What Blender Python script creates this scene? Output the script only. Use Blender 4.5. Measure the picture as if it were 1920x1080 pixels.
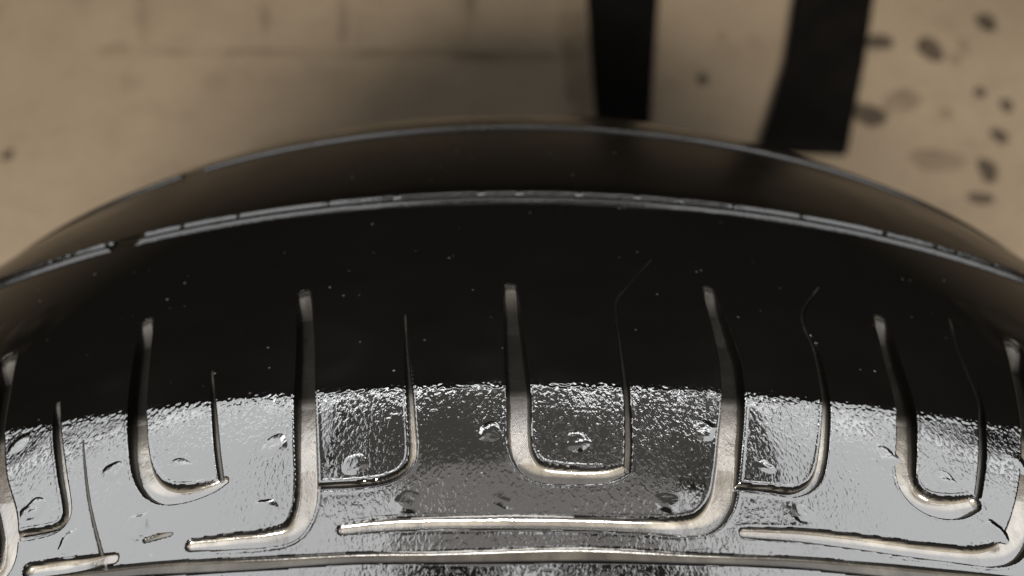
import bpy, math, random
import numpy as np

for o in list(bpy.data.objects):
    bpy.data.objects.remove(o, do_unlink=True)
scene = bpy.context.scene
COL = scene.collection
MM = 0.001
R = 250.0            # outer radius of the tyre, mm

# ---------------------------------------------------------------- camera
cam_data = bpy.data.cameras.new('camera')
cam = bpy.data.objects.new('camera', cam_data)
COL.objects.link(cam)
cam.location = (-0.0012, -0.030, 2 * R * MM + 0.13346)
cam.rotation_euler = (0.641, 0.0, 0.0)
cam_data.sensor_width = 36.0
cam_data.lens = 37.5
cam_data.clip_start = 0.01
cam_data.clip_end = 50.0
cam_data.dof.use_dof = True
cam_data.dof.focus_distance = 0.155
cam_data.dof.aperture_fstop = 16.0
scene.camera = cam

# ---------------------------------------------------------------- room light
world = bpy.data.worlds.new('World')
scene.world = world
world.use_nodes = True
bg = world.node_tree.nodes['Background']
bg.inputs['Color'].default_value = (1.0, 0.93, 0.82, 1)
bg.inputs['Strength'].default_value = 0.006


def area(name, loc, rot, sx, sy, radiance, color=(1, 1, 1)):
    d = bpy.data.lights.new(name, 'AREA')
    d.shape = 'RECTANGLE'
    d.size, d.size_y = sx, sy
    d.energy = radiance * math.pi * sx * sy
    d.color = color
    o = bpy.data.objects.new(name, d)
    COL.objects.link(o)
    o.location = loc
    o.rotation_euler = rot
    return o


L = 2.3
HP = 0.46            # the ceiling panels and the added fills hang this far above the tyre's crown (the crown is at z = 0.5)


def panel(name, x0, x1, y0, y1, rad, drop=0.0, color=(1, 1, 1)):
    """panel over x0..x1, y0..y1 (in units of HP); its outer end hangs lower by drop*HP"""
    w = abs(x1 - x0)
    phi = math.atan2(drop, w) * (1 if x0 + x1 > 0 else -1)
    area(name, ((x0 + x1) / 2 * HP, (y0 + y1) / 2 * HP + 0.04, 0.5 + HP * (1 - drop / 2)), (0, phi, 0),
         math.hypot(w, drop) * HP, (y1 - y0) * HP, rad, color)


panel('ceiling_panel_west', -2.30, -0.56, 0.24, 1.42, L, 0.40, (0.98, 0.99, 1.0))
panel('ceiling_panel_east', 0.80, 2.45, 0.24, 1.42, L, 0.40, (0.98, 0.99, 1.0))
panel('reflection_fill_west', -0.55, -0.28, 0.22, 0.72, L)  # added small panels, shape the bright edges of the tread reflection
panel('reflection_fill_east', 0.42, 0.79, 0.22, 0.70, L)
panel('reflection_fill_middle', -0.02, 0.12, 0.28, 0.43, L)  # added for the bright spot in the middle of the reflection
panel('crease_fill', -0.72, 0.82, 1.28, 1.46, 3.3 * L)  # added strip, gives the shoulder crease its bright line
panel('crease_fill_west', -2.2, -0.73, 1.26, 1.40, 0.6 * L, 0.42)  # added side strips, brighten the band just inside the crease
panel('crease_fill_east', 0.83, 2.35, 1.26, 1.40, 0.6 * L, 0.42)
panel('gap_fill', -0.50, 0.76, 0.80, 1.20, 0.20, 0.0, (1.0, 0.94, 0.87))  # added dim panel, lifts the dark gap in the tread reflection
panel('gap_fill_near', -0.27, 0.41, 0.44, 0.80, 0.72, 0.0, (1.0, 0.95, 0.9))  # added likewise, for the nearer rows of the tread
area('lamp_behind', (-0.03, -2.10, 2.05), (math.radians(50), 0, 0), 0.9, 0.34, 540.0, (1.0, 0.95, 0.87))

vs = scene.view_settings
scene.display_settings.display_device = 'sRGB'
vs.view_transform = 'Standard'
vs.look = 'None'
vs.exposure = 0.0
vs.gamma = 1.0
vs.use_curve_mapping = False
scene.render.engine = 'CYCLES'

# ---------------------------------------------------------------- materials
def new_mat(name):
    m = bpy.data.materials.new(name)
    m.use_nodes = True
    nt = m.node_tree
    return m, nt, nt.nodes['Principled BSDF']


def node(nt, kind, **kw):
    n = nt.nodes.new(kind)
    for k, v in kw.items():
        if k in n.inputs:
            n.inputs[k].default_value = v
        else:
            setattr(n, k, v)
    return n


def coords(nt, scale=(1, 1, 1)):
    tc = node(nt, 'ShaderNodeTexCoord')
    mp = node(nt, 'ShaderNodeMapping')
    mp.inputs['Scale'].default_value = scale
    nt.links.new(tc.outputs['Object'], mp.inputs['Vector'])
    return mp.outputs['Vector']


def ramp(nt, src, stops):
    r = node(nt, 'ShaderNodeValToRGB')
    e = r.color_ramp.elements
    e[0].position, e[0].color = stops[0][0], (*stops[0][1], 1)
    e[1].position, e[1].color = stops[-1][0], (*stops[-1][1], 1)
    for p, c in stops[1:-1]:
        x = e.new(p)
        x.color = (*c, 1)
    nt.links.new(src, r.inputs['Fac'])
    return r.outputs['Color']


def mix(nt, fac, a, b):
    m = node(nt, 'ShaderNodeMix', data_type='RGBA')
    for s, v in ((0, fac), (6, a), (7, b)):
        if hasattr(v, 'is_linked'):
            nt.links.new(v, m.inputs[s])
        else:
            m.inputs[s].default_value = v if s == 0 else (*v, 1)
    return m.outputs[2]


def g(v):
    return (v, v, v)


def math_node(nt, op, a, b):
    m = node(nt, 'ShaderNodeMath', operation=op)
    for i, v in enumerate((a, b)):
        if hasattr(v, 'is_linked'):
            nt.links.new(v, m.inputs[i])
        else:
            m.inputs[i].default_value = v
    return m.outputs[0]


def make_rubber(name, bump, ior, r0, r1, grain=False):
    """black rubber wet with gloss dressing: pebbled skin, specks of dust"""
    m, nt, b = new_mat(name)
    v = coords(nt, (2000, 1150, 2000))
    n1 = node(nt, 'ShaderNodeTexNoise', Scale=1.0, Detail=2.0, Roughness=0.5)
    nt.links.new(v, n1.inputs['Vector'])
    n2 = node(nt, 'ShaderNodeTexNoise', Scale=55.0, Detail=2.0)
    nt.links.new(coords(nt), n2.inputs['Vector'])
    patch = ramp(nt, n2.outputs['Fac'], [(0.36, g(0.55)), (0.66, g(1.0))])
    bp = node(nt, 'ShaderNodeBump', Distance=0.0002)
    if grain:
        ga = node(nt, 'ShaderNodeAttribute', attribute_name='grain')
        patch = math_node(nt, 'MULTIPLY', patch, ga.outputs['Fac'])
        nt.links.new(ramp(nt, ga.outputs['Fac'], [(0.12, g(0.28)), (0.9, g(0.5))]), b.inputs['Specular IOR Level'])
    nt.links.new(math_node(nt, 'MULTIPLY', patch, bump), bp.inputs['Strength'])
    nt.links.new(ramp(nt, n1.outputs['Fac'], [(0.46, g(0)), (0.60, g(0.3)), (0.85, g(1))]), bp.inputs['Height'])
    nt.links.new(bp.outputs['Normal'], b.inputs['Normal'])
    vo = node(nt, 'ShaderNodeTexVoronoi', Scale=420.0)
    nt.links.new(coords(nt), vo.inputs['Vector'])
    sp = ramp(nt, vo.outputs['Distance'], [(0.035, g(1)), (0.11, g(0))])
    thin = ramp(nt, vo.outputs['Color'], [(0.66, g(0)), (0.88, g(1))])
    dust = math_node(nt, 'MULTIPLY', sp, thin)
    col = mix(nt, dust, (0.002, 0.0019, 0.0017), (0.12, 0.115, 0.105))
    nt.links.new(col, b.inputs['Base Color'])
    nt.links.new(ramp(nt, n2.outputs['Fac'], [(0.3, g(r0)), (0.75, g(r1))]), b.inputs['Roughness'])
    b.inputs['IOR'].default_value = ior
    return m


RUBBER = make_rubber('wet_rubber', 0.24, 2.5, 0.05, 0.13, True)
SIDE = make_rubber('wet_sidewall_rubber', 0.06, 1.17, 0.16, 0.28)
NUBM = make_rubber('wet_nub_rubber', 0.12, 2.5, 0.05, 0.13)
RIB_OUT = make_rubber('outer_rib_rubber', 0.2, 1.6, 0.10, 0.2)
RIB = make_rubber('scuffed_rib_rubber', 0.2, 1.7, 0.10, 0.2)


def make_dusty():
    """groove floor: wet rubber with a film of tan grit left in it"""
    m, nt, b = new_mat('gritty_groove')
    n = node(nt, 'ShaderNodeTexNoise', Scale=420.0, Detail=6.0, Roughness=0.65)
    nt.links.new(coords(nt, (1, .6, 1)), n.inputs['Vector'])
    n2 = node(nt, 'ShaderNodeTexNoise', Scale=70.0, Detail=2.0)
    nt.links.new(coords(nt), n2.inputs['Vector'])
    a = mix(nt, ramp(nt, n.outputs['Fac'], [(0.3, g(0)), (0.7, g(1))]), (0.05, 0.043, 0.034), (0.17, 0.153, 0.126))
    c = mix(nt, ramp(nt, n2.outputs['Fac'], [(0.35, g(0)), (0.6, g(1))]), (0.05, 0.042, 0.033), a)
    at = node(nt, 'ShaderNodeAttribute', attribute_name='grit')
    c = mix(nt, at.outputs['Fac'], (0.002, 0.0019, 0.0017), c)
    nt.links.new(c, b.inputs['Base Color'])
    nt.links.new(ramp(nt, at.outputs['Fac'], [(0.1, g(0.30)), (0.8, g(0.20))]), b.inputs['Roughness'])
    nt.links.new(ramp(nt, at.outputs['Fac'], [(0.05, g(0.02)), (0.85, g(0.5))]), b.inputs['Specular IOR Level'])
    bp = node(nt, 'ShaderNodeBump', Distance=0.0003, Strength=0.4)
    nt.links.new(n.outputs['Fac'], bp.inputs['Height'])
    nt.links.new(bp.outputs['Normal'], b.inputs['Normal'])
    b.inputs['IOR'].default_value = 2.6
    return m


GRIT = make_dusty()


def make_floor():
    m, nt, b = new_mat('tan_concrete')
    n = node(nt, 'ShaderNodeTexNoise', Scale=7.0, Detail=6.0, Roughness=0.6)
    nt.links.new(coords(nt), n.inputs['Vector'])
    n2 = node(nt, 'ShaderNodeTexNoise', Scale=160.0, Detail=3.0)
    nt.links.new(coords(nt), n2.inputs['Vector'])
    a = ramp(nt, n.outputs['Fac'], [(0.3, (0.076, 0.057, 0.0375)), (0.7, (0.106, 0.081, 0.054))])
    n3 = node(nt, 'ShaderNodeTexNoise', Scale=26.0, Detail=4.0, Roughness=0.55)
    nt.links.new(coords(nt), n3.inputs['Vector'])
    a = mix(nt, ramp(nt, n3.outputs['Fac'], [(0.55, g(0)), (0.72, g(0.45))]), a, (0.05, 0.037, 0.024))
    c = mix(nt, 0.18, a, ramp(nt, n2.outputs['Fac'], [(0.35, (0.045, 0.033, 0.021)), (0.6, (0.125, 0.095, 0.063))]))
    nt.links.new(c, b.inputs['Base Color'])
    b.inputs['Roughness'].default_value = 0.55
    bp = node(nt, 'ShaderNodeBump', Distance=0.001, Strength=0.15)
    nt.links.new(n2.outputs['Fac'], bp.inputs['Height'])
    nt.links.new(bp.outputs['Normal'], b.inputs['Normal'])
    return m


def plain(name, c1, c2, rough, scale=40.0, spec=0.5):
    m, nt, b = new_mat(name)
    n = node(nt, 'ShaderNodeTexNoise', Scale=scale, Detail=4.0)
    nt.links.new(coords(nt), n.inputs['Vector'])
    nt.links.new(ramp(nt, n.outputs['Fac'], [(0.35, c1), (0.65, c2)]), b.inputs['Base Color'])
    b.inputs['Roughness'].default_value = rough
    b.inputs['Specular IOR Level'].default_value = spec
    return m


FLOOR = make_floor()
SPOT = plain('dressing_drip', (0.017, 0.013, 0.009), (0.033, 0.025, 0.018), 0.35, 60)
DARKER_TAN = plain('dark_streak', (0.052, 0.039, 0.026), (0.086, 0.065, 0.043), 0.45, 25)
BAR = plain('matt_black_paint', (0.0012, 0.001, 0.0008), (0.002, 0.0016, 0.0013), 0.8, 40, 0.03)


# ---------------------------------------------------------------- mesh helpers
def mesh_obj(name, verts, faces, mat, parent=None):
    """verts (n,3) in mm, faces (m,4) quads or a list; linked as one object"""
    me = bpy.data.meshes.new(name)
    verts = np.asarray(verts, dtype=np.float64) * MM
    faces = np.asarray(faces, dtype=np.int32)
    n, k = faces.shape
    me.vertices.add(len(verts))
    me.vertices.foreach_set('co', verts.astype(np.float32).ravel())
    me.loops.add(n * k)
    me.loops.foreach_set('vertex_index', faces.ravel())
    me.polygons.add(n)
    me.polygons.foreach_set('loop_start', np.arange(0, n * k, k, dtype=np.int32))
    me.polygons.foreach_set('use_smooth', np.ones(n, dtype=bool))
    me.update(calc_edges=True)
    me.validate()
    me.materials.append(mat)
    o = bpy.data.objects.new(name, me)
    COL.objects.link(o)
    if parent:
        o.parent = parent
    return o


def grid_faces(nr, nc, base=0):
    i = np.arange(nr - 1)[:, None] * nc + np.arange(nc - 1)[None, :]
    return np.stack([i, i + 1, i + nc + 1, i + nc], -1).reshape(-1, 4) + base


def compact(verts, faces):
    used, inv = np.unique(faces, return_inverse=True)
    return verts[used], inv.reshape(faces.shape)


# ---------------------------------------------------------------- floor
fl = 9000.0
floor = mesh_obj('floor', [(-fl, -fl, 0), (fl, -fl, 0), (fl, fl, 0), (-fl, fl, 0)], [[0, 1, 2, 3]], FLOOR)
floor['kind'] = 'structure'
rng = random.Random(5)


def blob(name, x, y, rx, ry, z, mat, rough=0.18, n=28, rot=0.0):
    ph = [rng.uniform(0, 6.28) for _ in range(4)]
    v, f = [(x, y, z)], []
    for i in range(n):
        a = 2 * math.pi * i / n
        q = 1 + rough * (math.sin(2 * a + ph[0]) * .5 + math.sin(3 * a + ph[1]) * .35 + math.sin(5 * a + ph[2]) * .25 + math.sin(9 * a + ph[3]) * .12)
        px, py = rx * q * math.cos(a), ry * q * math.sin(a)
        v.append((x + px * math.cos(rot) - py * math.sin(rot), y + px * math.sin(rot) + py * math.cos(rot), z - 0.25))
        f.append([0, 1 + i, 1 + (i + 1) % n])
    return mesh_obj(name, v, f, mat, floor)


SPOTS = [(370.6, 706.8, 11.4, 15.5), (430.0, 743.3, 9.7, 11.8), (326.4, 716.0, 14.5, 9.9), (299.6, 623.9, 13.6, 13.9),
         (400.2, 651.4, 5.5, 6.5), (418.8, 635.8, 6.3, 7.7), (402.9, 599.1, 7.1, 8.6), (382.6, 560.7, 6.9, 15.1),
         (369.5, 530.3, 10.1, 6.7), (401.5, 709.9, 4.7, 12.7), (389.3, 693.3, 4.7, 8.4), (365.2, 626.0, 5.0, 7.6),
         (-413.0, 577.4, 5.3, 5.9), (187.7, 724.2, 4.8, 7.2),
         (164.0, 668.1, 5.6, 6.7)]
for x, y, a, b in SPOTS:
    blob('drip_stain', x, y, a, b, 0.9, SPOT if a > 5.2 else DARKER_TAN)
for x, y, a, b, rot in [(-354.0, 704.0, 14, 9, 0), (-235, 703, 75, 4.5, 0.0), (-110, 702, 60, 5.5, 0.02), (-10, 698, 50, 6.5, -0.04),
                        (-341, 760, 6, 42, 0.2), (-156, 760, 5, 44, 0.08), (-40.5, 762, 5.5, 46, 0.02), (-229, 765, 4, 40, .1),
                        (344.0, 572, 20, 14, 0), (54, 705, 13, 105, 0.0), (330, 640, 20, 12, .4)]:
    blob('dark_streak', x, y, a, b, 0.5, DARKER_TAN, 0.22, 36, rot)  # streaks and blotches in a tan darker than the floor


# black bars lying on the floor
def bar(name, left, right, h, bev, label):
    rows = []
    n = len(left)
    for k, ((lx, ly), (rx, ry)) in enumerate(zip(left, right)):
        o = bev if k in (0, n - 1) else 0.0
        e = bev * (1 if k == 0 else -1) if o else 0.0
        rows.append([(lx, ly, 0), (lx, ly, h - bev), (lx + bev, ly + e, h - (0 if not o else 0.0)), (rx - bev, ry + e, h), (rx, ry, h - bev), (rx, ry, 0)])
    v = [p for r_ in rows for p in r_]
    f = []
    for k in range(n - 1):
        for i in range(5):
            a_, b_ = k * 6 + i, k * 6 + i + 1
            f.append([a_, a_ + 6, b_ + 6, b_])
        f.append([k * 6, k * 6 + 5, k * 6 + 11, k * 6 + 6])
    for k in (0, (n - 1) * 6):
        f.append([k, k + 1, k + 4, k + 5])
        f.append([k + 1, k + 2, k + 3, k + 4])
    o = mesh_obj(name, v, f, BAR)
    for q in o.data.polygons:
        q.use_smooth = False
    o['label'] = label
    o['category'] = 'bar'
    return o


bar('flat_bar', [(66, 300), (69.3, 544), (68, 808), (140, 1200), (262, 1950), (400, 2550)],
    [(96, 300), (105, 544), (138.1, 808), (205, 1200), (375, 1950), (520, 2550)], 10, 2.0,
    'narrow black flat bar on tan floor running on underneath the tyre')
bar('flat_bar', [(199.2, 580.7), (209.5, 606.9), (236.3, 682.1), (255.7, 761.6), (270.5, 808.5), (350, 1055), (640, 2090), (760, 2550)],
    [(270.9, 577), (280, 606), (305, 682.1), (328.6, 761.8), (343, 808.7), (425, 1055), (740, 2090), (880, 2550)], 12, 2.0,
    'wide black flat bar on tan floor with cut end just short of the tyre')

# ---------------------------------------------------------------- tyre profile (one half), mm
t_ = lambda a: math.tan(math.radians(a))
KA, KB, KC, KD = 26.55, 53.117, 104.979, 147.7
DB, DC, DD = 2.519, 18.767, 42.4


def herm(x, x0, x1, p0, p1, m0, m1):
    t = (x - x0) / (x1 - x0)
    h = x1 - x0
    return (2*t**3-3*t**2+1)*p0+(t**3-2*t**2+t)*h*m0+(-2*t**3+3*t**2)*p1+(t**3-t**2)*h*m1


yy = np.arange(0, KD, 0.05)
dd = np.where(yy < KA, 0.0, np.where(yy < KB, herm(yy, KA, KB, 0, DB, 0.02, t_(8.5)),
     np.where(yy < KC, herm(yy, KB, KC, DB, DC, t_(14.5), t_(21)), herm(yy, KC, KD, DC, DD, t_(25), t_(31.5)))))
ker = np.hanning(29); ker /= ker.sum()
dd = np.convolve(np.pad(dd, 14, mode='reflect', reflect_type='odd'), ker, 'valid')
py, pr = list(yy), list(R - dd)
ang, cy, cr = 31.5, py[-1], pr[-1]
for rho, to in ((130.0, 45.0), (38.0, 92.0), (150.0, 107.0), (70.0, 118.0)):
    while ang < to:
        st = 0.25
        ang += math.degrees(st / rho)
        cy += st * math.cos(math.radians(ang))
        cr -= st * math.sin(math.radians(ang))
        py.append(cy); pr.append(cr)
PY, PR = np.array(py), np.array(pr)
PL = np.concatenate([[0], np.cumsum(np.hypot(np.diff(PY), np.diff(PR)))])
LEND = PL[-1]
l_of_y = lambda y: float(np.interp(y, PY[:2800], PL[:2800]))


def surf(theta, l, h, side=1):
    """points for arrays theta (c,), l (r,) and heights h (r,c)"""
    al = np.abs(l)
    sg = np.where(l < 0, -1.0, 1.0) * side
    y, r = np.interp(al, PL, PY), np.interp(al, PL, PR)
    e = 0.4
    dy = np.interp(al + e, PL, PY) - np.interp(al - e, PL, PY)
    dr = np.interp(al + e, PL, PR) - np.interp(al - e, PL, PR)
    n = np.hypot(dy, dr)
    ny, nr = -dr / n, dy / n
    rr = r[:, None] + h * nr[:, None]
    Y = (y[:, None] + h * ny[:, None]) * sg[:, None]
    return np.stack([rr * np.sin(theta)[None, :], Y, rr * np.cos(theta)[None, :] + R], -1)


# ---------------------------------------------------------------- tread pattern: centre lines (arc mm, axial mm, width mm)
GROOVES = {
    'H0': [(-95.73, 72.81, 3.47), (-91.14, 62.78, 3.63), (-86.24, 52.38, 3.58), (-81.67, 43.62, 3.48), (-77.47, 37.48, 3.44), (-75.06, 32.85, 3.29), (-74.3, 28.67, 3.39), (-76.19, 26.52, 3.39)],
    'J0': [(-74.14, 33.07, 1.73), (-70.17, 33.24, 1.68), (-67.25, 33.72, 1.47), (-66.3, 35.3, 1.29), (-66.99, 37.81, 1.22), (-69.92, 43.66, 1.29), (-73.58, 51.08, 1.17), (-76.49, 57.69, 0.81)],
    'U1': [(-67.11, 75.08, 2.41), (-64.65, 66.92, 2.8), (-61.8, 57.84, 2.99), (-59.11, 49.85, 2.95), (-56.81, 43.76, 2.99), (-54.35, 39.65, 3.14), (-51.34, 37.41, 3.22), (-47.66, 37.05, 2.83), (-44.2, 37.77, 2.13), (-42.39, 38.66, 1.47)],
    'S1': [(-42.93, 38.97, 0.82), (-44.38, 43.33, 0.85), (-46.17, 49.23, 0.79), (-47.81, 54.59, 0.65), (-49.63, 60.04, 0.39)],
    'H1': [(-37.89, 77.08, 2.63), (-34.78, 63.62, 2.93), (-32.78, 52.95, 3.22), (-31.19, 44.07, 3.3), (-30.09, 37.76, 3.26), (-29.87, 33.55, 3.35), (-31.05, 30.24, 3.15), (-34.47, 29.18, 2.72), (-39.71, 28.97, 2.46), (-45.21, 28.89, 1.89)],
    'J1': [(-28.63, 36.65, 1.23), (-23.47, 36.64, 1.21), (-19.01, 37.13, 1.13), (-16.28, 38.67, 1.13), (-15.28, 41.45, 1.15), (-15.85, 47.01, 1.1), (-16.64, 52.96, 1.06), (-17.86, 61.05, 0.69), (-19.08, 69.97, 0.36)],
    'L1': [(-18.08, 73.3, 0.28), (-16.13, 77.0, 0.38), (-12.93, 81.73, 0.29)],
    'U2': [(-1.55, 76.28, 2.4), (-1.07, 68.09, 2.98), (-0.56, 58.24, 3.47), (-0.17, 50.63, 3.64), (-0.19, 44.87, 3.54), (0.33, 41.05, 3.47), (2.17, 38.43, 3.28), (6.24, 37.71, 2.97), (11.46, 37.82, 2.54), (14.68, 38.86, 1.81)],
    'S2': [(14.98, 38.87, 1.06), (15.57, 44.26, 1.09), (15.98, 52.0, 0.97), (16.07, 61.05, 0.68), (16.31, 71.93, 0.46), (19.27, 77.75, 0.29), (24.36, 85.35, 0.3)],
    'H2': [(33.37, 77.72, 2.2), (33.57, 68.78, 2.84), (33.43, 60.03, 3.41), (32.06, 51.03, 3.53), (30.44, 44.17, 3.55), (29.12, 38.7, 3.59), (27.82, 34.39, 3.65), (25.56, 31.43, 3.43), (22.49, 30.34, 2.8), (16.07, 30.17, 2.18), (1.7, 30.38, 2.01), (-12.65, 30.41, 1.88), (-19.87, 30.22, 1.9), (-24.06, 29.83, 1.62)],
    'J2': [(30.07, 36.78, 1.16), (34.82, 36.6, 1.18), (38.69, 36.47, 1.28), (41.83, 38.28, 1.39), (43.8, 41.65, 1.34), (46.09, 48.46, 1.23), (47.69, 54.83, 1.21), (49.14, 64.51, 0.9), (49.54, 73.49, 0.53), (55.48, 82.14, 0.35)],
    'U3': [(65.09, 75.44, 2.4), (63.1, 64.44, 3.08), (61.24, 54.65, 3.25), (58.95, 47.16, 3.2), (57.02, 41.3, 3.24), (57.35, 38.13, 3.55), (59.66, 36.49, 3.75), (63.37, 36.51, 3.48), (66.97, 37.75, 2.46)],
    'S3': [(68.2, 39.16, 0.96), (71.62, 46.15, 1.13), (74.27, 52.58, 1.09), (76.75, 58.73, 0.83), (79.03, 70.5, 0.66), (81.58, 79.53, 0.43)],
    'H3': [(93.95, 75.86, 3.54), (89.99, 65.47, 4.27), (85.3, 54.8, 4.53), (79.64, 43.65, 4.1), (74.71, 35.68, 3.96), (70.9, 31.15, 3.75), (67.05, 29.4, 3.25), (61.82, 28.98, 2.61), (53.65, 29.12, 2.49), (45.84, 29.53, 2.39), (38.2, 29.81, 2.16), (30.29, 29.71, 1.65)],
    'A0': [(-69.49, 27.48, 2.35), (-63.16, 27.6, 2.42), (-56.51, 27.89, 1.83)],
    'K0': [(-67.86, 48.35, 0.3), (-63.53, 38.25, 0.46), (-60.27, 31.94, 0.52), (-56.68, 25.46, 0.66)],
    'D0': [(-52.27, 30.19, 0.82), (-50.15, 30.64, 0.98), (-48.61, 30.83, 0.65)],
}
DEPTH = {'H': 2.3, 'U': 2.3, 'J': 1.1, 'S': 0.8, 'L': 0.2, 'A': 1.0, 'K': 0.5, 'D': 0.5}


def smooth_line(pts, n=10):
    p = np.array(pts, float)
    p = np.vstack([2 * p[0] - p[1], p, 2 * p[-1] - p[-2]])
    out = []
    for i in range(1, len(p) - 2):
        for t in np.linspace(0, 1, n, endpoint=False):
            a, b, c, d = p[i - 1], p[i], p[i + 1], p[i + 2]
            out.append(0.5 * (2*b + (c-a)*t + (2*a-5*b+4*c-d)*t*t + (3*b-a-3*c+d)*t**3))
    out.append(p[-2])
    return np.array(out)


def carve(S, Y, lines, wall_min=0.42):
    """S (c,), Y (r,) -> height (r,c), id (r,c); lines: list of (polyline, depth)"""
    H = np.zeros((len(Y), len(S)))
    lip = np.zeros_like(H)
    GR = np.zeros_like(H)
    best = np.full(H.shape, 9.0)
    ID = np.full(H.shape, -1, dtype=np.int32)
    for gi, (pl, depth) in enumerate(lines):
        m = 3.2
        c0, c1 = np.searchsorted(S, [pl[:, 0].min() - m, pl[:, 0].max() + m])
        r0, r1 = np.searchsorted(Y, [pl[:, 1].min() - m, pl[:, 1].max() + m])
        if c1 - c0 < 2 or r1 - r0 < 2:
            continue
        gs, gy = np.meshgrid(S[c0:c1], Y[r0:r1])
        E = np.full(gs.shape, 9.0)          # signed: distance minus half width
        W = np.full(gs.shape, 1.0)
        for a, b in zip(pl[:-1], pl[1:]):
            x0, x1 = min(a[0], b[0]) - 4.5, max(a[0], b[0]) + 4.5
            y0, y1 = min(a[1], b[1]) - 4.5, max(a[1], b[1]) + 4.5
            q0, q1 = np.searchsorted(S[c0:c1], [x0, x1])
            p0, p1 = np.searchsorted(Y[r0:r1], [y0, y1])
            sl = (slice(p0, p1), slice(q0, q1))
            dx, dy = b[0] - a[0], b[1] - a[1]
            t = np.clip(((gs[sl] - a[0]) * dx + (gy[sl] - a[1]) * dy) / (dx * dx + dy * dy + 1e-9), 0, 1)
            hw = 0.5 * (a[2] + (b[2] - a[2]) * t)
            e = np.hypot(gs[sl] - a[0] - t * dx, gy[sl] - a[1] - t * dy) - hw
            k = e < E[sl]
            E[sl] = np.where(k, e, E[sl])
            W[sl] = np.where(k, hw, W[sl])
        wall = np.maximum(wall_min * 0.6, np.minimum(0.55, W * 0.55))
        t = np.clip((0.06 - E) / wall, 0, 1)
        t = t * t * (3 - 2 * t)
        dep = depth * np.clip((W - 0.12) / (0.4 if depth < 1.2 else 1.4), 0.05, 1.0) ** (1.0 if depth < 1.2 else 1.5)
        top = pl[np.argmax(pl[:, 1])]
        q = np.clip(np.hypot(gs - top[0], gy - top[1]) / 5.0, 0.0, 1.0)
        dep = dep * (0.12 + 0.88 * q * q * (3 - 2 * q))
        if depth > 1.2:
            dep = dep * (0.55 + 0.45 * np.clip((gy - 40) / 12, 0, 1))     # filled with grit and water on the flat
        sl = (slice(r0, r1), slice(c0, c1))
        H[sl] = np.minimum(H[sl], -dep * t)
        # grit colour: full in the flat channels, faint up the shoulder, slightly more at the upper tips
        tip = np.exp(-(np.hypot(gs - top[0], gy - top[1]) / 3.0) ** 2)
        keep = np.clip((55 - gy) / 10, 0.03, 1) * (1.0 if depth > 0.9 else 0.25)
        GR[sl] = np.maximum(GR[sl], np.clip((t - 0.6) / 0.35, 0, 1) * np.clip(keep + 0.15 * tip, 0, 1))
        lip[sl] = np.maximum(lip[sl], 0.055 * np.clip((dep - .25) / 1.0, 0.0, 1) * np.exp(-((E - 0.32) / 0.2) ** 2))
        k = (E < 0.12) & (E < best[sl])
        best[sl] = np.where(k, E, best[sl])
        ID[sl] = np.where(k, gi, ID[sl])
    H += lip * (H > -0.02)
    carve.grit = GR
    return H, ID


tyre = bpy.data.objects.new('tyre', None)
COL.objects.link(tyre)
tyre['label'] = 'glossy wet black rubber tyre with hooked tread grooves standing on tan floor'
tyre['category'] = 'tyre'

names = list(GROOVES)
lines = [(smooth_line(GROOVES[n]), DEPTH[n[0]]) for n in names]
ring = np.array([(s, KA - 0.9 + 0.12 * math.sin(s * .21) + .1 * math.sin(s * .083), 1.9 + .25 * math.sin(s * .13 + 1)) for s in np.arange(-400, 401, 4.0)])
names.append('Z')
lines.append((ring, 0.45))

LF0, LF1 = l_of_y(20.0), l_of_y(87.0)
LC = l_of_y(KC - 1.0)
thF = 0.405
# (a) the fine part of the tread
th = np.linspace(-thF, thF, int(2 * thF * R / 0.15))
ll = np.linspace(LF0, LF1, int((LF1 - LF0) / 0.15))
yl = np.interp(ll, PL, PY)
H, ID = carve(th * R, yl, lines)
GRITV = carve.grit.ravel()
rs0 = np.random.RandomState(12)
SS, LL = np.meshgrid(th * R, ll)
wave = np.zeros_like(H)
for _ in range(16):                      # the skin is slightly wavy
    a_, wl = rs0.uniform(0, 6.28), rs0.uniform(5, 19)
    wave += np.sin((SS * math.cos(a_) + LL * math.sin(a_)) * 6.283 / wl + rs0.uniform(0, 6.28)) * wl
H += wave * 0.00075
# rough moulding flash along the shoulder edge
nz = rs0.normal(0, 1, H.shape)
k5 = np.array([1, 2, 2, 1]) / 6
nz = np.apply_along_axis(lambda q: np.convolve(q, k5, 'same'), 0, nz)
nz = np.apply_along_axis(lambda q: np.convolve(q, k5, 'same'), 1, nz)
H += 0.08 * nz * np.exp(-((LL - l_of_y(KB) + 0.1) / 0.95) ** 2) * (H > -0.1)
V = surf(th, ll, H)
F = grid_faces(len(ll), len(th))
idf = ID.ravel()[F]
inside = (idf >= 0).all(1)
fid = np.where(inside, idf.max(1), -1)
VF = V.reshape(-1, 3)
tv, tf = [], []


def add_patch(verts, faces):
    base = sum(len(q) for q in tv)
    tv.append(verts)
    tf.append(faces + base)


add_patch(*compact(VF, F[fid < 0]))
# (b) the shoulder above it, and the rest of the tread, coarser
TWO = 2 * math.pi
copies = []
PER = TWO * R / 24
for k in range(0, 24):
    for n in ('H1', 'J1', 'U2', 'S2'):
        p = smooth_line(GROOVES[n], 5)
        q = p.copy(); q[:, 0] += k * PER
        w = q.copy(); w[:, 0] += PER * .5; w[:, 1] *= -1
        for z in (q, w):
            if z[:, 0].max() > TWO * R - 112:
                z = z.copy(); z[:, 0] -= TWO * R
            copies.append((z, DEPTH[n[0]], z is not w and z[:, 1].mean() > 0))


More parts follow.
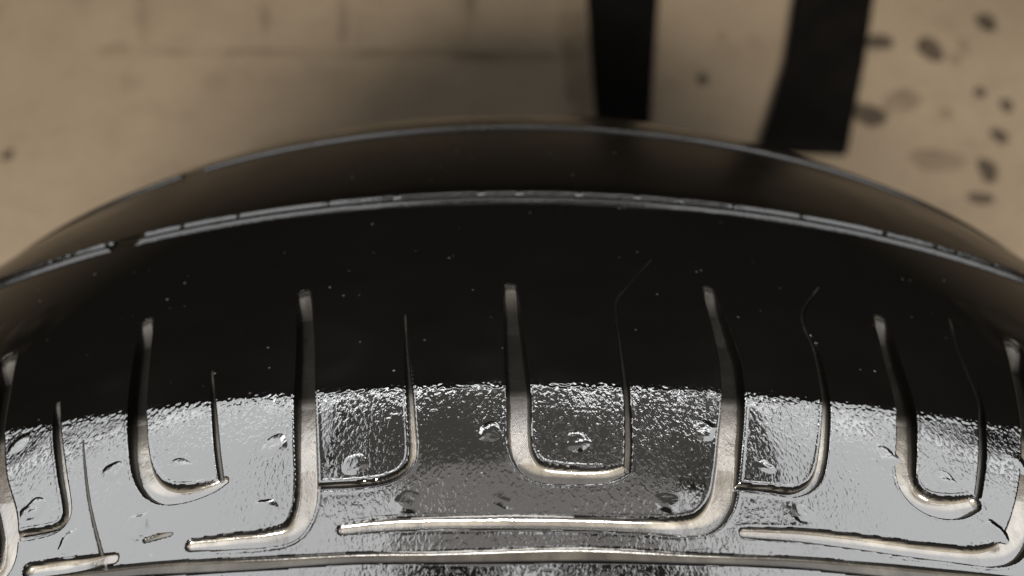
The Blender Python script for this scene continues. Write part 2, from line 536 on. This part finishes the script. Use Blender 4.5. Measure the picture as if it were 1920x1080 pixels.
def coarse(t0, t1, l0, l1, ds, dl, both):
    t = np.linspace(t0, t1, max(3, int((t1 - t0) * R / ds)))
    l = np.linspace(l0, l1, max(3, int((l1 - l0) / dl)))
    y = np.sign(l) * np.interp(np.abs(l), PL, PY)
    ls = []
    for p, d, front in copies:
        for off in (0, TWO * R):
            q = p.copy(); q[:, 0] += off
            if q[:, 0].min() > t0 * R + 1 and q[:, 0].max() < t1 * R - 1 or (not front and q[:, 0].max() > t0 * R and q[:, 0].min() < t1 * R):
                q2 = q.copy(); q2[:, 2] = np.maximum(q2[:, 2], 1.5)
                ls.append((q2, d))
    for s_ in (1, -1):
        ls.append((np.array([(s, s_ * (KA - 0.9), 2.0) for s in np.arange(t0 * R - 5, t1 * R + 9, 8.0)]), 0.9))
    h, _ = carve(t * R, y, ls, 1.0)
    v = surf(t, l, h)
    add_patch(v.reshape(-1, 3), grid_faces(len(l), len(t)))


flat = lambda t0, t1, l0, l1, ds, dl: (lambda t, l: add_patch(surf(t, l, np.zeros((len(l), len(t)))).reshape(-1, 3), grid_faces(len(l), len(t))))(
    np.linspace(t0, t1, max(3, int((t1 - t0) * R / ds))), np.linspace(l0, l1, max(3, int((l1 - l0) / dl))))
flat(-0.66, 0.66, LF1, LC + 0.6, 0.5, 0.5)
flat(0.66, TWO - 0.66, LF1, LC + 0.6, 2.5, 2.5)
coarse(thF, TWO - thF, LF0, LF1, 1.1, 1.0, True)
coarse(-math.pi, math.pi, -LC, LF0, 1.1, 1.0, False)
TV = np.vstack(tv)
tread = mesh_obj('tread', TV, np.vstack(tf), RUBBER, tyre)
at = tread.data.attributes.new('grain', 'FLOAT', 'POINT')     # the moulded grain is on the tread face, the shoulder is smooth
at.data.foreach_set('value', np.clip((KB + 1.5 - np.abs(TV[:, 1])) / 2.0, 0.10, 1).astype(np.float32))

for gi, n in enumerate(names):
    sel = F[fid == gi]
    if len(sel):
        o = mesh_obj('sipe' if n[0] in 'SLKJ' else 'groove', *compact(VF, sel), GRIT if n[0] != 'L' else RUBBER, tread)
        at = o.data.attributes.new('grit', 'FLOAT', 'POINT')
        at.data.foreach_set('value', GRITV[np.unique(sel)].astype(np.float32))

# round moulded nubs on the tread blocks
NUBS = [(-35.81, 43.95), (-23.47, 40.01), (-35.55, 33.49), (-49.94, 41.33), (-60.69, 42.21), (-15.77, 33.77), (-4.26, 44.69), (-2.26, 33.97), (8.35, 43.31), (26.89, 45.98), (20.07, 34.01), (35.51, 40.47), (54.45, 43.92), (63.47, 41.21), (68.89, 33.21), (-72.54, 37.23), (-64.12, 30.72), (-54.25, 32.56), (-80.37, 50.25), (78.04, 46.24), (39.2, 33.09)]
NS = 22
nub_meshes = []


def nub_variant(seed):
    q = random.Random(seed)
    ph = [q.uniform(0, 6.28) for _ in range(3)]
    am = [q.uniform(.04, .14), q.uniform(.03, .10), q.uniform(.02, .06)]
    prof = [(2.1, -0.06), (1.85, -0.01), (1.5, 0.035), (1.15, 0.075 + q.uniform(-.02, .03)), (0.8, 0.085), (0.45, 0.10)]
    v, f = [], []
    for r_, z_ in prof:
        for i in range(NS):
            a = TWO * i / NS
            w = 1 + am[0] * math.sin(2 * a + ph[0]) + am[1] * math.sin(3 * a + ph[1]) + am[2] * math.sin(5 * a + ph[2])
            z = z_ * (1 + (.5 * math.sin(a + ph[1]) if z_ > 0 else 0))
            v.append((r_ * w * math.cos(a), r_ * w * math.sin(a), z))
    v.append((0, 0, 0.105))
    for k in range(len(prof) - 1):
        for i in range(NS):
            j = (i + 1) % NS
            a_, b_, c_, d_ = k * NS + i, k * NS + j, (k + 1) * NS + j, (k + 1) * NS + i
            f += [[a_, b_, c_], [a_, c_, d_]]
    for i in range(NS):
        f.append([(len(prof) - 1) * NS + i, (len(prof) - 1) * NS + (i + 1) % NS, len(v) - 1])
    return v, f


from mathutils import Matrix, Vector
for s, y in NUBS:
    a = s / R
    r = float(np.interp(y, PY[:2800], PR[:2800]))
    sl = -(np.interp(y + .3, PY[:2800], PR[:2800]) - np.interp(y - .3, PY[:2800], PR[:2800])) / .6
    nrm = Vector((math.sin(a), sl, math.cos(a))).normalized()
    ex = Vector((math.cos(a), 0, -math.sin(a)))
    ey = nrm.cross(ex)
    if len(nub_meshes) < 5:
        o = mesh_obj('nub', *nub_variant(len(nub_meshes)), NUBM, tread)
        nub_meshes.append(o.data)
    else:
        o = bpy.data.objects.new('nub', rng.choice(nub_meshes))
        COL.objects.link(o)
        o.parent = tread
    k = rng.uniform(0.85, 1.12)
    M = Matrix((ex * k, ey * k * rng.uniform(.9, 1.1), nrm * rng.uniform(.7, 1.2))).transposed().to_4x4()
    M = M @ Matrix.Rotation(rng.uniform(0, 6.28), 4, 'Z')
    M.translation = Vector((r * math.sin(a), y, r * math.cos(a) + R)) * MM
    o.matrix_local = M

# ---------------------------------------------------------------- sidewalls with raised ribs
for side in (1, -1):
    tv, tf = [], []
    LA = l_of_y(KC - 1.0)
    if side == 1:
        for t0, t1, ds in ((-0.66, 0.66, 0.5), (0.66, TWO - 0.66, 3.0)):
            t = np.linspace(t0, t1, int((t1 - t0) * R / ds))
            l = np.concatenate([np.linspace(LA, LA + 85, 170), np.linspace(LA + 86, LEND, 60)])
            add_patch(surf(t, l, np.zeros((len(l), len(t)))).reshape(-1, 3), grid_faces(len(l), len(t)))
    else:
        t = np.linspace(0, TWO, 500)
        l = np.linspace(LA, LEND, 110)
        add_patch(surf(t, -l, np.zeros((len(l), len(t)))).reshape(-1, 3), grid_faces(len(l), len(t)))
    sw = mesh_obj('sidewall', np.vstack(tv), np.vstack(tf), SIDE, tyre)
    # the ribs: (axial centre, [(offset along profile, height)...], notches in radians)
    for (yc, sec, notches, brk) in (
            (KC, [(-2.6, -.3), (-2.1, .05), (-1.7, .75), (-1.1, 1.0), (-.5, .75), (-.1, .45), (.3, .6), (.8, 1.25), (1.4, 1.45), (2.0, 1.1), (2.5, .3), (2.9, -.3)], (-0.3455,), True),
            (KD, [(-1.5, -.3), (-1.2, .05), (-.8, .5), (-.2, .75), (.4, .72), (.9, .45), (1.3, .05), (1.6, -.3)], (-0.3869,), False)):
        l0 = l_of_y(yc) if yc < KD else float(PL[np.searchsorted(PY[:2955], KD) - 1])
        t = np.concatenate([np.linspace(-0.66, 0.66, 900), np.linspace(0.66, TWO - 0.66, 420)[1:]])
        rs = np.random.RandomState(3 if brk else 8)
        wob = np.convolve(rs.normal(0, 1, len(t) + 40), np.ones(9) / 9, 'same')[20:-20]
        dash = np.ones_like(t)
        for tb in np.cumsum(rs.uniform(0.015, 0.085, 40)) - 0.66:
            dash -= 0.5 * np.exp(-((t - tb) / 0.0022) ** 2)
        cut = np.ones_like(t)
        for q in notches:
            cut *= 1 - 1.25 * np.exp(-((t - q) / 0.015) ** 6)
        hh = np.zeros((len(sec), len(t)))
        for i, (off, h0) in enumerate(sec):
            h0 = h0 * ((0.66 if brk else 0.9) if h0 > 0 else 1)
            hv = np.full(len(t), h0)
            if h0 > 0.2:
                hv = h0 * cut + 0.05 * wob * (h0 > .4)
                if brk and off > 0.2:
                    hv = hv * (0.45 + 0.55 * np.clip(dash, 0, 1))
            hh[i] = hv
        l = np.array([l0 + s_[0] for s_ in sec]) * side
        v = surf(t, l, hh)
        mesh_obj('raised_rib', v.reshape(-1, 3), grid_faces(len(l), len(t)), RIB if brk else RIB_OUT, sw)

# bead and inner liner
t = np.linspace(0, TWO, 240)
l = np.concatenate([-np.linspace(LEND, LC, 60), np.linspace(-LC, LC, 60)[1:-1], np.linspace(LC, LEND, 60)])
v = surf(t, l, np.full((len(l), len(t)), -9.0))
mesh_obj('inner_liner', v.reshape(-1, 3), grid_faces(len(l), len(t))[:, ::-1], SIDE, tyre)
for side in (1, -1):
    c_out = surf(t, np.array([side * LEND]), np.zeros((1, len(t))))[0]
    c_in = surf(t, np.array([side * LEND]), np.full((1, len(t)), -9.0))[0]
    rows = []
    mid, half = (c_out + c_in) / 2, (c_out - c_in) / 2
    ln = np.stack([np.sin(t), np.zeros_like(t), np.cos(t)], 1)
    for a in np.linspace(0, math.pi, 9):
        rows.append(mid + half * math.cos(a) * 1.02 - ln * 5.5 * math.sin(a))
    mesh_obj('bead', np.array(rows).reshape(-1, 3), grid_faces(9, len(t)), SIDE, tyre)
